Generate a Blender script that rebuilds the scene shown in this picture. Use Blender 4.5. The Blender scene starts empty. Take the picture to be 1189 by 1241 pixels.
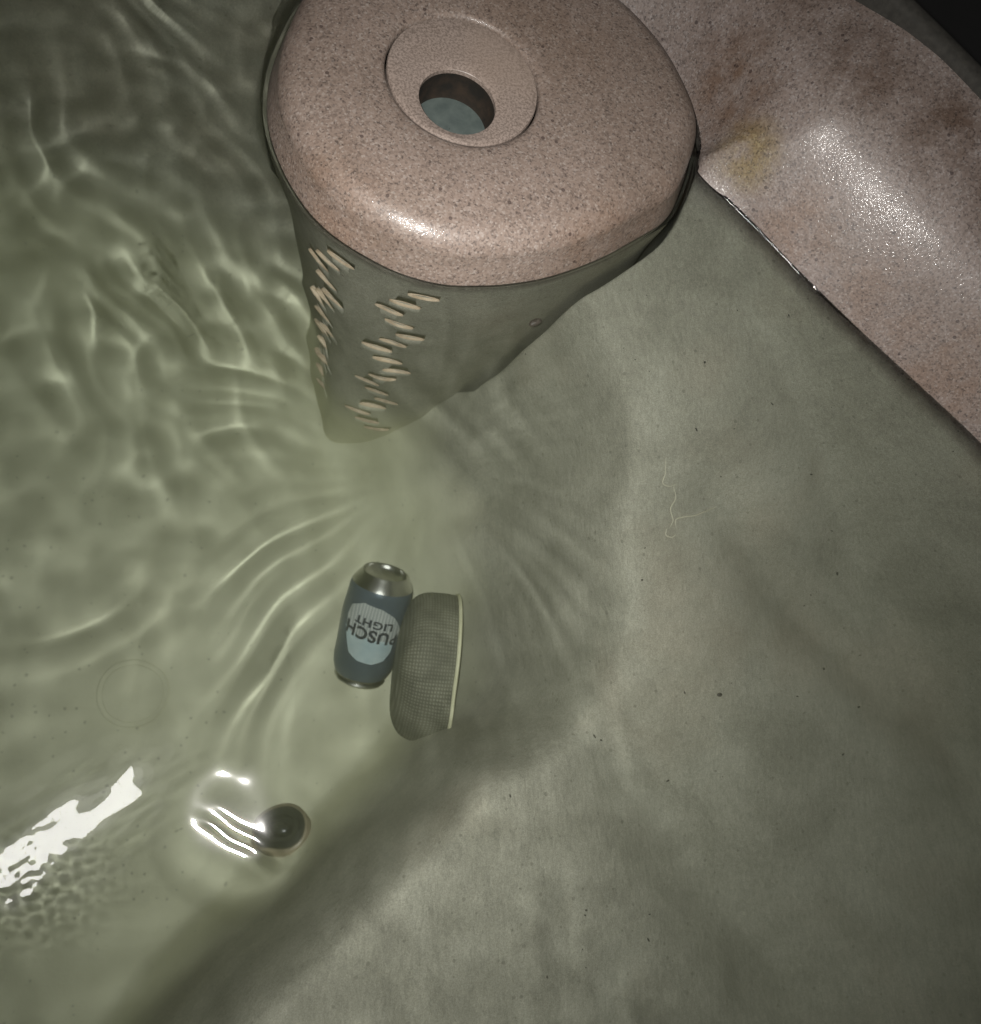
import bpy, bmesh, math, random
import numpy as np
from mathutils import Vector, Matrix

S = bpy.context.scene
COL = S.collection
rng = np.random.default_rng(7)
random.seed(7)

# everything below is written in metres; the last lines scale it to 1 unit = 10 cm (the unit settings say so),
# because the caustics solver loses precision on a scene this small
K = 10.0
S.unit_settings.system = 'METRIC'; S.unit_settings.scale_length = 1 / K

# ------------------------------------------------------------------ camera
CAMH = 0.62                      # metres above the water
R = np.array([[0.9624, 0.0, -0.2718], [-0.0827, 0.9526, -0.2928], [0.2589, 0.3042, 0.9167]])
U, _, Vt = np.linalg.svd(R); R = U @ Vt
cam = bpy.data.cameras.new('camera')
cam.sensor_fit = 'HORIZONTAL'; cam.sensor_width = 36; cam.lens = 36 * 1075 / 1189
cam.clip_start = 0.05; cam.clip_end = 900
co = bpy.data.objects.new('camera', cam); COL.objects.link(co)
M4 = Matrix.Identity(4)
for i in range(3):
    for j in range(3):
        M4[i][j] = R[i, j]
M4.translation = (0, 0, CAMH * K)
co.matrix_world = M4
S.camera = co

TUBE = (-.39, -.02, 1.75)
# ------------------------------------------------------------------ light: night, one phone flash beside the lens
w = bpy.data.worlds.new('World'); S.world = w; w.use_nodes = True
bg = w.node_tree.nodes['Background']
bg.inputs[0].default_value = (1.0, 0.97, 0.92, 1); bg.inputs[1].default_value = 0.085
fl = bpy.data.lights.new('phone_flash', 'AREA')
fl.shape = 'DISK'; fl.size = 0.008 * K; fl.spread = math.radians(107); fl.energy = 10.2 * K * K; fl.color = (1.0, 0.965, 0.92)
flo = bpy.data.objects.new('phone_flash', fl); COL.objects.link(flo)
fp = R @ np.array([-0.012, 0.010, 0.0])
MF = M4.copy(); MF.translation = (K * fp[0], K * fp[1], K * (CAMH + fp[2])); flo.matrix_world = MF   # faces the way the lens does
fl.cycles.is_caustics_light = True

# a tube lamp on the house wall above: the photograph shows its glare on the water at the lower left
tb = bpy.data.lights.new('tube_lamp', 'AREA'); tb.shape = 'RECTANGLE'; tb.size = .36 * K; tb.size_y = .09 * K
tb.energy = 36 * math.pi * (.36 * .09) * K * K; tb.color = (1.0, 0.98, 0.96)
tbo = bpy.data.objects.new('tube_lamp', tb); COL.objects.link(tbo)
TL = np.array(TUBE); tz_ = TL / np.linalg.norm(TL); tx_ = np.array([.85, .53, 0]); tx_ -= tz_ * (tx_ @ tz_); tx_ /= np.linalg.norm(tx_); ty_ = np.cross(tz_, tx_)
tbo.matrix_world = Matrix(((tx_[0], ty_[0], tz_[0], K * TL[0]), (tx_[1], ty_[1], tz_[1], K * TL[1]), (tx_[2], ty_[2], tz_[2], K * TL[2]), (0, 0, 0, 1)))

for nm_, sx_, sy_, rad_ in (('glare_soft', .41, .13, 3.2), ('glare_halo', .47, .17, 1.6), ('glare_halo', .55, .23, .9), ('glare_halo', .64, .31, .5)):  # added dimmer discs behind the lamp that soften the edge of its glare
    l2 = bpy.data.lights.new(nm_, 'AREA'); l2.shape = 'ELLIPSE'; l2.size = sx_ * K; l2.size_y = sy_ * K; l2.color = tb.color
    l2.energy = rad_ * math.pi * (math.pi * sx_ * sy_ / 4) * K * K
    o2 = bpy.data.objects.new(nm_, l2); COL.objects.link(o2); m2 = tbo.matrix_world.copy(); m2.translation = m2.translation * (1 + .01 * sx_); o2.matrix_world = m2

S.view_settings.view_transform = 'Standard'; S.view_settings.look = 'None'
S.view_settings.exposure = 0; S.view_settings.gamma = 1
S.render.engine = 'CYCLES'
cy = S.cycles
cy.use_denoising = True
cy.max_bounces = 10; cy.diffuse_bounces = 3; cy.glossy_bounces = 4; cy.transmission_bounces = 8; cy.volume_bounces = 1
cy.sample_clamp_indirect = 1.5
cy.blur_glossy = 0.3

# ------------------------------------------------------------------ helpers
def mesh_obj(name, verts, faces, mat=None, parent=None, smooth=True):
    me = bpy.data.meshes.new(name)
    verts = np.asarray(verts, dtype=np.float32)
    if isinstance(faces, np.ndarray):
        nf, k = faces.shape
        me.vertices.add(len(verts)); me.vertices.foreach_set('co', verts.ravel())
        me.loops.add(nf * k); me.loops.foreach_set('vertex_index', faces.astype(np.int32).ravel())
        me.polygons.add(nf)
        me.polygons.foreach_set('loop_start', np.arange(0, nf * k, k, dtype=np.int32))
        me.update(calc_edges=True)
    else:
        me.from_pydata([tuple(map(float, v)) for v in verts], [], faces)
        me.update()
    if smooth:
        me.polygons.foreach_set('use_smooth', np.ones(len(me.polygons), dtype=bool))
    o = bpy.data.objects.new(name, me); COL.objects.link(o)
    if mat: me.materials.append(mat)
    if parent: o.parent = parent
    return o

def thing(o, label, cat, group=None):
    o['label'] = label; o['category'] = cat
    if group: o['group'] = group
    return o

def empty(name, loc=(0, 0, 0)):
    o = bpy.data.objects.new(name, None); COL.objects.link(o); o.location = loc
    o.empty_display_size = 0.02
    return o

def grid_faces(nu, nv, wrap=True):
    """rows nu (rings), nv points per ring"""
    i = np.arange(nu - 1)[:, None]; j = np.arange(nv if wrap else nv - 1)[None, :]
    a = i * nv + j; b = i * nv + (j + 1) % nv; c = (i + 1) * nv + (j + 1) % nv; d = (i + 1) * nv + j
    return np.stack([a, b, c, d], -1).reshape(-1, 4)

def catmull(P, n=12, closed=True):
    P = [np.array(p, float) for p in P]; out = []; m = len(P)
    for i in range(m if closed else m - 1):
        if closed:
            a, b, c, d = P[i - 1], P[i], P[(i + 1) % m], P[(i + 2) % m]
        else:
            a, b, c, d = P[max(i - 1, 0)], P[i], P[i + 1], P[min(i + 2, m - 1)]
        for k in range(n):
            t = k / n
            out.append(.5 * ((2 * b) + (c - a) * t + (2 * a - 5 * b + 4 * c - d) * t * t + (3 * b - a - 3 * c + d) * t ** 3))
    if not closed: out.append(P[-1])
    return np.array(out)

def seg_dist(X, Y, P, closed=True):
    best = np.full(X.shape, 1e9)
    m = len(P)
    for i in range(m if closed else m - 1):
        a = P[i]; b = P[(i + 1) % m]; ab = b - a; L = ab @ ab
        if L < 1e-14: continue
        t = np.clip(((X - a[0]) * ab[0] + (Y - a[1]) * ab[1]) / L, 0, 1)
        dd = (X - a[0] - t * ab[0]) ** 2 + (Y - a[1] - t * ab[1]) ** 2
        np.minimum(best, dd, out=best)
    return np.sqrt(best)

def inside(X, Y, P):
    c = np.zeros(X.shape, bool); m = len(P)
    for i in range(m):
        a = P[i]; b = P[(i + 1) % m]
        if a[1] == b[1]: continue
        cond = ((a[1] > Y) != (b[1] > Y)) & (X < (b[0] - a[0]) * (Y - a[1]) / (b[1] - a[1]) + a[0])
        c ^= cond
    return c

def sdist(X, Y, P):
    d = seg_dist(X, Y, P)
    return np.where(inside(X, Y, P), -d, d)     # negative inside

def smooth(a, b, x):
    t = np.clip((x - a) / (b - a), 0, 1); return t * t * (3 - 2 * t)

def smooth5(a, b, x):
    t = np.clip((x - a) / (b - a), 0, 1); return t * t * t * (t * (6 * t - 15) + 10)

def smax(a, b, k):
    h = np.clip(0.5 + 0.5 * (a - b) / k, 0, 1)
    return b + (a - b) * h + k * h * (1 - h)

_perm = {}
def noise3(x, y, z, seed=0):
    if seed not in _perm:
        r = np.random.default_rng(seed); p = r.permutation(256); g = r.normal(size=(256, 3))
        g /= np.linalg.norm(g, axis=1)[:, None]; _perm[seed] = (np.concatenate([p, p, p]), g)
    p, g = _perm[seed]
    xi, yi, zi = (np.floor(v).astype(int) for v in (x, y, z))
    xf, yf, zf = x - xi, y - yi, z - zi
    u, v, ww = (t * t * t * (t * (t * 6 - 15) + 10) for t in (xf, yf, zf))
    def gr(a, b, c):
        h = p[p[p[(xi + a) & 255] + ((yi + b) & 255)] + ((zi + c) & 255)]
        G = g[h]
        return G[..., 0] * (xf - a) + G[..., 1] * (yf - b) + G[..., 2] * (zf - c)
    def L(a, b, t): return a + (b - a) * t
    return L(L(L(gr(0, 0, 0), gr(1, 0, 0), u), L(gr(0, 1, 0), gr(1, 1, 0), u), v),
             L(L(gr(0, 0, 1), gr(1, 0, 1), u), L(gr(0, 1, 1), gr(1, 1, 1), u), v), ww)

# ------------------------------------------------------------------ materials
class NT:
    def __init__(s, name):
        s.m = bpy.data.materials.new(name); s.m.use_nodes = True
        s.t = s.m.node_tree; s.t.nodes.clear()
        s.out = s.n('ShaderNodeOutputMaterial')
    def n(s, typ, **kw):
        nd = s.t.nodes.new(typ)
        for k, v in kw.items():
            if k.startswith('_'): setattr(nd, k[1:], v)
        return nd
    def l(s, a, b): s.t.links.new(a, b)
    def mix(s, fac, a, b, mode='MIX'):
        nd = s.n('ShaderNodeMix'); nd.data_type = 'RGBA'; nd.blend_type = mode
        for sock, v in ((nd.inputs[0], fac), (nd.inputs[6], a), (nd.inputs[7], b)):
            if hasattr(v, 'is_linked'): s.l(v, sock)
            elif isinstance(v, (int, float)): sock.default_value = v
            else: sock.default_value = (*v, 1) if len(v) == 3 else v
        return nd.outputs[2]
    def ramp(s, fac, stops, interp='LINEAR'):
        r = s.n('ShaderNodeValToRGB'); r.color_ramp.interpolation = interp
        while len(r.color_ramp.elements) < len(stops): r.color_ramp.elements.new(0.5)
        for e, (p, c) in zip(r.color_ramp.elements, stops):
            e.position = p
            c = (c, c, c) if isinstance(c, (int, float)) else c
            e.color = (*c, 1)
        s.l(fac, r.inputs[0]); return r.outputs[0]
    def math(s, op, a, b=0.0, clamp=False):
        nd = s.n('ShaderNodeMath'); nd.operation = op; nd.use_clamp = clamp
        for sock, v in ((nd.inputs[0], a), (nd.inputs[1], b)):
            if hasattr(v, 'is_linked'): s.l(v, sock)
            else: sock.default_value = v
        return nd.outputs[0]
    def coord(s):
        g = s.n('ShaderNodeNewGeometry'); v = s.n('ShaderNodeVectorMath'); v.operation = 'SCALE'
        s.l(g.outputs['Position'], v.inputs[0]); v.inputs['Scale'].default_value = 1 / K; return v.outputs[0]
    def obj(s):
        v = s.n('ShaderNodeVectorMath'); v.operation = 'SCALE'
        s.l(s.n('ShaderNodeTexCoord').outputs['Object'], v.inputs[0]); v.inputs['Scale'].default_value = 1 / K; return v.outputs[0]
    def noise(s, vec, scale, detail=3, rough=.55, out='Fac', dist=0):
        nd = s.n('ShaderNodeTexNoise'); nd.inputs['Scale'].default_value = scale
        nd.inputs['Detail'].default_value = detail; nd.inputs['Roughness'].default_value = rough
        nd.inputs['Distortion'].default_value = dist
        s.l(vec, nd.inputs['Vector']); return nd.outputs[out]
    def voro(s, vec, scale, out='Color', feature='F1'):
        nd = s.n('ShaderNodeTexVoronoi'); nd.feature = feature; nd.inputs['Scale'].default_value = scale
        s.l(vec, nd.inputs['Vector']); return nd.outputs[out]
    def bump(s, h, strength, dist, normal=None):
        nd = s.n('ShaderNodeBump'); nd.inputs['Strength'].default_value = strength; nd.inputs['Distance'].default_value = dist * K
        s.l(h, nd.inputs['Height'])
        if normal is not None: s.l(normal, nd.inputs['Normal'])
        return nd.outputs[0]
    def spot(s, vec, centre, radius, soft=0.5):
        """1 inside a soft sphere (a stain with its own place)"""
        d = s.n('ShaderNodeVectorMath'); d.operation = 'DISTANCE'; s.l(vec, d.inputs[0]); d.inputs[1].default_value = centre
        mr = s.n('ShaderNodeMapRange'); mr.interpolation_type = 'SMOOTHSTEP'
        mr.inputs[1].default_value = radius; mr.inputs[2].default_value = radius * (1 - soft)
        mr.inputs[3].default_value = 0; mr.inputs[4].default_value = 1
        s.l(d.outputs['Value'], mr.inputs[0]); return mr.outputs[0]
    def bsdf(s, color, rough=.4, metal=0, normal=None, spec=.5, **kw):
        b = s.n('ShaderNodeBsdfPrincipled')
        for k, v in (('Base Color', color), ('Roughness', rough), ('Metallic', metal), ('Specular IOR Level', spec)):
            if hasattr(v, 'is_linked'): s.l(v, b.inputs[k])
            elif isinstance(v, tuple): b.inputs[k].default_value = (*v, 1)
            else: b.inputs[k].default_value = v
        if normal is not None: s.l(normal, b.inputs['Normal'])
        s.l(b.outputs[0], s.out.inputs[0]); return s.m

FILM = .82
def granite(name, tint, stains=True, rough=.14):
    t = NT(name); P = t.coord()
    c1 = t.voro(P, 680); c2 = t.voro(P, 400)
    sep = t.n('ShaderNodeSeparateColor'); t.l(c1, sep.inputs[0])
    sep2 = t.n('ShaderNodeSeparateColor'); t.l(c2, sep2.inputs[0])
    k = np.array(tint) * .33
    def T(*v): return tuple(np.array(v) * k)
    base = t.ramp(sep.outputs[0], [(0, T(.10, .08, .07)), (.09, T(.19, .15, .125)), (.24, T(.265, .205, .17)), (.55, T(.30, .235, .195)),
                                   (.80, T(.345, .285, .245)), (.93, T(.42, .37, .33))], 'CONSTANT')
    mid = t.ramp(sep2.outputs[1], [(0, T(.16, .125, .105)), (.15, T(.265, .205, .17)), (.6, T(.305, .24, .20)), (.85, T(.345, .285, .25))], 'CONSTANT')
    col = t.mix(.42, base, mid)
    # sparse bigger dark chips
    c3 = t.voro(P, 105, 'Distance'); c3c = t.voro(P, 105)
    s3 = t.n('ShaderNodeSeparateColor'); t.l(c3c, s3.inputs[0])
    thr = t.math('MULTIPLY', s3.outputs[2], .19)
    thr = t.math('MULTIPLY', thr, t.math('GREATER_THAN', s3.outputs[0], .45))
    chip = t.math('LESS_THAN', c3, thr)
    col = t.mix(t.math('MULTIPLY', chip, .8), col, T(.085, .062, .055))
    big = t.noise(P, 7, 4, .6)
    col = t.mix(1, col, t.ramp(big, [(.3, (.84, .82, .80)), (.7, (1.1, 1.1, 1.12))]), 'MULTIPLY')
    if stains:
        wob = t.noise(P, 34, 4, .65)
        def stain(col, centre, radius, tone, amt, soft=.7):
            m = t.spot(P, centre, radius, soft)
            m = t.math('MULTIPLY', m, t.ramp(wob, [(.32, 0), (.6, 1)]))
            return t.mix(t.math('MULTIPLY', m, amt), col, t.mix(1, col, tone, 'MULTIPLY'))
        for c, r, tone, a in STAINS: col = stain(col, c, r, tone, a)
    # film of sediment and algae under water; its pale tone also paints murky haze
    sz = t.n('ShaderNodeSeparateXYZ'); t.l(P, sz.inputs[0])
    wl = t.math('ADD', sz.outputs[2], t.math('MULTIPLY', t.noise(P, 40, 3), .012))
    mr = t.n('ShaderNodeMapRange'); mr.inputs[1].default_value = .006; mr.inputs[2].default_value = -.012; t.l(wl, mr.inputs[0])
    wet = mr.outputs[0]
    scr = t.n('ShaderNodeMapping'); scr.inputs['Scale'].default_value = (1, .25, 1); scr.inputs['Rotation'].default_value = (0, 0, .7); t.l(P, scr.inputs[0])
    film = t.mix(1, t.ramp(t.noise(P, 11, 6, .68, dist=.6), [(.30, (.335, .325, .265)), (.5, (.43, .415, .345)), (.72, (.52, .505, .425))]),
                 t.ramp(t.noise(scr.outputs[0], 330, 3, .7, dist=.8), [(.3, (.80, .80, .80)), (.68, (1.12, 1.12, 1.12))]), 'MULTIPLY')
    film = t.mix(t.math('MULTIPLY', t.ramp(t.noise(P, 5, 4), [(.52, 0), (.66, 1)]), .22), film, (.48, .39, .30))
    film = t.mix(1, film, t.ramp(t.noise(P, 900, 2, .6), [(.3, (.76, .76, .76)), (.7, (1.20, 1.19, 1.16))]), 'MULTIPLY')
    deep_light = t.n('ShaderNodeMapRange'); deep_light.inputs[1].default_value = -.34; deep_light.inputs[2].default_value = -.44; t.l(sz.outputs[2], deep_light.inputs[0])
    film = t.mix(deep_light.outputs[0], film, t.ramp(t.noise(P, 16, 5, .6), [(.3, (.74, .72, .54)), (.7, (.88, .86, .66))]))  # deep parts painted paler, for light scattered back by the water
    film = t.mix(t.math('MULTIPLY', chip, .38), film, (.13, .12, .095))
    col = t.mix(t.math('MULTIPLY', wet, FILM), col, film)
    n1 = t.noise(P, 470, 2, .5); n2 = t.noise(P, 60, 2, .5)
    nb = t.bump(n2, .10, .0035)
    nb0 = nb; nb = t.bump(n1, .25, .0008, nb); nc = t.bump(n1, .55, .0008, nb0)
    rg = t.ramp(t.noise(P, 25, 3), [(.3, .40), (.7, .52)])
    rg = t.math('ADD', rg, t.math('MULTIPLY', wet, .4))
    m_ = t.bsdf(col, rg, normal=nb, spec=.20)
    pb = [n_ for n_ in t.t.nodes if n_.type == 'BSDF_PRINCIPLED'][0]
    dry = t.math('SUBTRACT', 1.0, wet)
    t.l(t.math('MULTIPLY', dry, .085), pb.inputs['Coat Weight']); pb.inputs['Coat Roughness'].default_value = .07; t.l(nc, pb.inputs['Coat Normal'])
    return m_

brown = (.62, .46, .33); dkbrown = (.42, .33, .26); yellow = (.86, .76, .38); orange = (.86, .66, .5)
STAINS = [((.455, .535, .03), .045, yellow, .9), ((.43, .60, .05), .07, brown, .8), ((.42, .66, .08), .09, dkbrown, .4),
          ((.50, .66, .13), .09, dkbrown, .6), ((.515, .560, .135), .065, dkbrown, .85), ((.580, .500, .135), .060, dkbrown, .85), ((.640, .435, .135), .065, dkbrown, .8),
          ((.50, .47, .02), .06, orange, .55), ((.56, .40, .02), .07, orange, .4), ((.63, .33, .02), .08, orange, .5), ((.71, .24, .01), .09, orange, .5)]
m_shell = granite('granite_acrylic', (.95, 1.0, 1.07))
STAINS_ALL = STAINS
STAINS = [((.385, .47, .01), .07, orange, .45), ((.3, .42, .01), .08, orange, .4), ((.06, .44, .01), .08, orange, .4), ((.26, .63, .04), .10, (.8, .74, .68), .6)]
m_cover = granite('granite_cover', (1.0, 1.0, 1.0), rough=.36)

t = NT('insert_plastic'); P = t.coord()
c = t.mix(.12, t.ramp(t.noise(P, 520, 3, .7), [(.38, (.062, .048, .040)), (.60, (.135, .108, .093))]), t.ramp(t.noise(P, 30, 3), [(.3, (.115, .088, .068)), (.7, (.135, .116, .106))]))
c = t.mix(t.math('MULTIPLY', t.spot(P, (.225, .60, .04), .06, .6), .35), c, (.13, .10, .08))
sp = t.voro(P, 300, 'Distance'); c = t.mix(t.math('MULTIPLY', t.math('LESS_THAN', sp, .11), .5), c, (.06, .05, .045))
m_insert = t.bsdf(c, .42, normal=t.bump(t.noise(P, 500, 2), .15, .0005))

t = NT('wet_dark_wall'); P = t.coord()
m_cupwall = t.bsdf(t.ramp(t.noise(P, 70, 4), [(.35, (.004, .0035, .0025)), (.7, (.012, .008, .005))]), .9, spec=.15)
t = NT('teal_rubber'); P = t.coord()
m_cupfloor = t.bsdf(t.ramp(t.noise(P, 90, 4), [(.35, (.026, .034, .032)), (.68, (.04, .05, .046))]), .5)
t = NT('cream_plastic'); P = t.coord()
m_slot = t.bsdf(t.ramp(t.noise(P, 120, 3), [(.35, (.50, .38, .26)), (.65, (.68, .55, .41))]), .5)
t = NT('grey_trim'); P = t.coord()
m_rim = t.bsdf(t.ramp(t.noise(P, 160, 4), [(.3, (.011, .0105, .009)), (.7, (.019, .018, .0155))]), .75, spec=.1)
t = NT('dark_ground'); P = t.coord()
m_ground = t.bsdf(t.ramp(t.noise(P, 6, 4), [(.3, (.002, .002, .002)), (.7, (.005, .005, .005))]), .8)

def water_material():
    t = NT('pool_water')
    fr = t.n('ShaderNodeFresnel'); fr.inputs[0].default_value = 1.33
    rf = t.n('ShaderNodeBsdfRefraction'); rf.inputs['IOR'].default_value = 1.33; rf.inputs['Roughness'].default_value = 0.07
    gl = t.n('ShaderNodeBsdfGlossy'); gl.inputs['Roughness'].default_value = 0.012
    mx = t.n('ShaderNodeMixShader')
    g2 = t.n('ShaderNodeBsdfGlossy'); g2.inputs['Roughness'].default_value = 0.13
    gm = t.n('ShaderNodeMixShader'); gm.inputs[0].default_value = .003; t.l(gl.outputs[0], gm.inputs[1]); t.l(g2.outputs[0], gm.inputs[2])
    t.l(fr.outputs[0], mx.inputs[0]); t.l(rf.outputs[0], mx.inputs[1]); t.l(gm.outputs[0], mx.inputs[2])
    t.l(mx.outputs[0], t.out.inputs[0])
    ab = t.n('ShaderNodeVolumeAbsorption'); ab.inputs['Color'].default_value = (.36, .54, .18, 1); ab.inputs['Density'].default_value = .72 / K
    sc = t.n('ShaderNodeVolumeScatter'); sc.inputs['Color'].default_value = (.90, .93, .70, 1); sc.inputs['Density'].default_value = 1.05 / K; sc.inputs['Anisotropy'].default_value = .3
    ad = t.n('ShaderNodeAddShader'); t.l(ab.outputs[0], ad.inputs[0]); t.l(sc.outputs[0], ad.inputs[1])
    t.l(ad.outputs[0], t.out.inputs['Volume'])
    return t.m
m_water = water_material()

# ------------------------------------------------------------------ plan shapes
Q = np.array([.18, .555])                       # centre of the cup recess area
LID = [(.414, .555), (.41, .60), (.388, .655), (.345, .705), (.28, .735), (.2, .74), (.12, .725), (.06, .68), (.028, .61), (.018, .55),
       (.026, .5), (.051, .45), (.083, .42), (.129, .397), (.177, .391), (.242, .402), (.298, .425), (.341, .451), (.375, .475), (.395, .506)]
lid = catmull(LID, 16)
dv = lid - Q
lth = np.arctan2(dv[:, 1], dv[:, 0]); lrr = np.hypot(dv[:, 0], dv[:, 1]); oo = np.argsort(lth); lth, lrr = lth[oo], lrr[oo]
def Rlid(t): return np.interp(t, lth, lrr, period=2 * np.pi)

WALL = [(.424, .565), (.416, .543), (.432, .519), (.471, .474), (.528, .403), (.60, .328), (.664, .26), (.76, .15), (.86, -.02), (.88, -.25), (.80, -.55), (.5, -.85), (0, -.95), (-.5, -.85),
        (-.9, -.5), (-1.0, 0), (-.95, .45), (-.7, .8), (-.35, .9), (-.05, .84), (.1, .775), (.2, .758), (.285, .750), (.355, .717), (.399, .667), (.421, .612)]
wall = catmull(WALL, 10)
EDGE = [(.150, .45), (.185, .395), (.205, .34), (.232, .275), (.262, .20), (.283, .125), (.268, .078), (.225, .050), (.180, .037), (.135, -.002), (.07, -.052), (.02, -.09), (-.03, -.13),
        (-.12, -.24), (-.2, -.45), (-.2, -1.1), (1.2, -1.1), (1.2, .9), (.5, .9), (.25, .60)]
edge = catmull(EDGE[:16], 10, closed=False); edge = np.vstack([edge, np.array(EDGE[16:])])
valley = catmull([(.27, .10), (.30, .045), (.34, -.005), (.389, -.074), (.468, -.186), (.56, -.32)], 8, closed=False)
valley2 = catmull([(.43, .245), (.48, .185), (.544, .12), (.62, .055), (.70, -.005)], 8, closed=False)
FLOOR = -.47
def taper(x, z):
    # the body of the cover draws in on its free side as it goes down
    t_ = np.clip((-.01 - z) / .42, 0, 1)
    return .056 * t_ ** .85 * (1 - smooth(.020, .115, x))

def tub_z(X, Y):
    d = sdist(X, Y, wall)                       # + outside the waterline
    e = -sdist(X, Y, edge)                      # + on the seat
    # seat: shallow by the corner, deeper away from it
    dc = np.hypot(X - .43, Y - .53)
    along = (X - .418) * .66 - (Y - .541) * .75
    seat = -.010 - .052 * smooth(0, .14, dc) - .075 * smooth(.12, .42, dc) - .10 * smooth(.15, .65, along)
    # moulded buttock and thigh hollows of the bench
    def bell(cx, cy, ax, ay, rot, h):
        c, s = math.cos(rot), math.sin(rot); x = (X - cx) * c + (Y - cy) * s; y = -(X - cx) * s + (Y - cy) * c
        return h * np.exp(-(x / ax) ** 2 - (y / ay) ** 2)
    dv1 = seg_dist(X, Y, valley, closed=False); dv2 = seg_dist(X, Y, valley2, closed=False)
    seat += -.027 * np.exp(-(dv1 / .045) ** 2) - .014 * np.exp(-(dv2 / .03) ** 2)
    seat += bell(.40, .13, .06, .14, .72, .012) + bell(.22, -.06, .08, .10, .3, .010)
    seat += .0035 * noise3(X * 9, Y * 9, X * 0, 3)
    flo_ = FLOOR + .012 * noise3(X * 3, Y * 3, X * 0, 5) - .085 * smooth(.12, .52, Y)
    e2 = e + .008 * noise3(X * 6, Y * 6, X * 0, 8) + .05 * noise3(X * 11, Y * 11, X * 0, 9) * np.exp(-((X - .25) ** 2 + (Y - .30) ** 2) / .12 ** 2)
    wd = .045 + .06 * np.exp(-((X - .25) ** 2 + (Y - .13) ** 2) / .09 ** 2)
    nc_ = np.exp(-((X - .22) ** 2 + (Y - .33) ** 2) / .13 ** 2)
    s = smooth5(-wd - .12 * nc_, 0.055 + .19 * nc_, e2)
    zin = flo_ + (seat - flo_) * s
    # wall profile
    dd = np.arange(0, .4, .001); sl = np.interp(dd, [0, .03, .043, .055, .075, .11, .15, .2], [1.85, 1.75, 1.5, .95, .60, .42, .30, .2])
    sl = np.convolve(np.pad(sl, 6, mode='edge'), np.ones(13) / 13, 'valid'); zz_ = np.concatenate([[0], np.cumsum(sl) * .001])[:-1]
    # the corner is laid over with a soft radius above the waterline
    mk = (d > -.005) & (d < .30); ds = d.copy()
    if mk.any():
        xs, ys = X[mk], Y[mk]; acc = np.zeros(xs.shape)
        for q in range(6): acc += sdist(xs + .026 * math.cos(q * math.pi / 3), ys + .026 * math.sin(q * math.pi / 3), wall)
        ds[mk] = d[mk] + (acc / 6 - d[mk]) * smooth(0, .045, d[mk])
    lin = (X - .471) * .75 + (Y - .474) * .66
    prof = np.interp(np.maximum(ds, 0), dd, zz_)
    over = np.maximum(d - .160, np.where((X > .3) & (Y > .1), lin - .153, -1))
    prof = np.where(over > 0, np.maximum(prof - np.maximum(over, 0) * 9, .052), prof)
    wz = np.where(d >= 0, prof, d * 1.9)
    return smax(wz, zin, .035), d

# tub shell: polar rings that start at the filter cover
NS = 900
th = np.linspace(-np.pi, np.pi, NS, endpoint=False)
rho = np.concatenate([np.arange(0, .05, .0025), np.arange(.05, .60, .0045), np.arange(.60, 1.5, .02)])
GAP = .0075
Rl = Rlid(th)
rr = Rl[None, :] + GAP + rho[:, None]
X = Q[0] + rr * np.cos(th); Y = Q[1] + rr * np.sin(th)
Z, D = tub_z(X, Y)
gap_th = np.where(Z[0] < -.30, -.006, GAP)          # over the foot well the body stands straight on the floor
gap_th = np.convolve(np.concatenate([gap_th[-6:], gap_th, gap_th[:6]]), np.ones(13) / 13, 'valid')
rr = Rl[None, :] + gap_th + rho[:, None]
X = Q[0] + rr * np.cos(th); Y = Q[1] + rr * np.sin(th)
tap0 = np.where(Z[0] < -.3, taper(X[0], Z[0]), 0); tap0 = np.convolve(np.concatenate([tap0[-8:], tap0, tap0[:8]]), np.ones(17) / 17, 'valid')
X = X + tap0[None, :] * np.exp(-rho[:, None] / .07)
Z, D = tub_z(X, Y)
# pull in outside the rim so that the shell ends at the rim edge
RIMD = .147
keep = D <= RIMD
# first ring: lip of the pocket rounded down, then pocket wall and pocket floor
def ring(off, z):
    r = Rl + gap_th + off
    return np.stack([Q[0] + r * np.cos(th) + tap0, Q[1] + r * np.sin(th), np.broadcast_to(z, r.shape)], -1)
lip = np.maximum(Z[0] - .004, -.60)
pocket = [ring(-.002, np.full(NS, -.61)), ring(-.001, np.full(NS, -.30)), ring(-.001, np.minimum(lip, -.05) - .0), ring(-.0008, lip)]
pocket[1][:, 2] = np.minimum(-.30, lip); 
V = np.concatenate([np.array(pocket).reshape(-1, 3), np.stack([X, Y, Z], -1).reshape(-1, 3)])
F = grid_faces(len(rho) + 4, NS)
kv = np.concatenate([np.ones(4 * NS, bool), (D <= RIMD + .03).ravel()])
F = F[kv[F].all(1)]
used = np.unique(F); remap = np.full(len(V), -1); remap[used] = np.arange(len(used))
tub = empty('hot_tub', (0, 0, FLOOR))
thing(tub, 'speckled pink-grey acrylic hot tub with a wide moulded corner bench, filled with murky water', 'hot tub')
def child(o, p):
    o.parent = p; o.matrix_parent_inverse = p.matrix_world.inverted() if False else Matrix.Translation(-Vector(p.location))
    return o
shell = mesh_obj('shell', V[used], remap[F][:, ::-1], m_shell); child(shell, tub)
# pocket floor under the cover
pf = mesh_obj('pocket_floor', np.concatenate([pocket[0], [[Q[0], Q[1], -.61]]]), [[i, (i + 1) % NS, NS] for i in range(NS)], m_cupwall); child(pf, tub)

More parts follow.
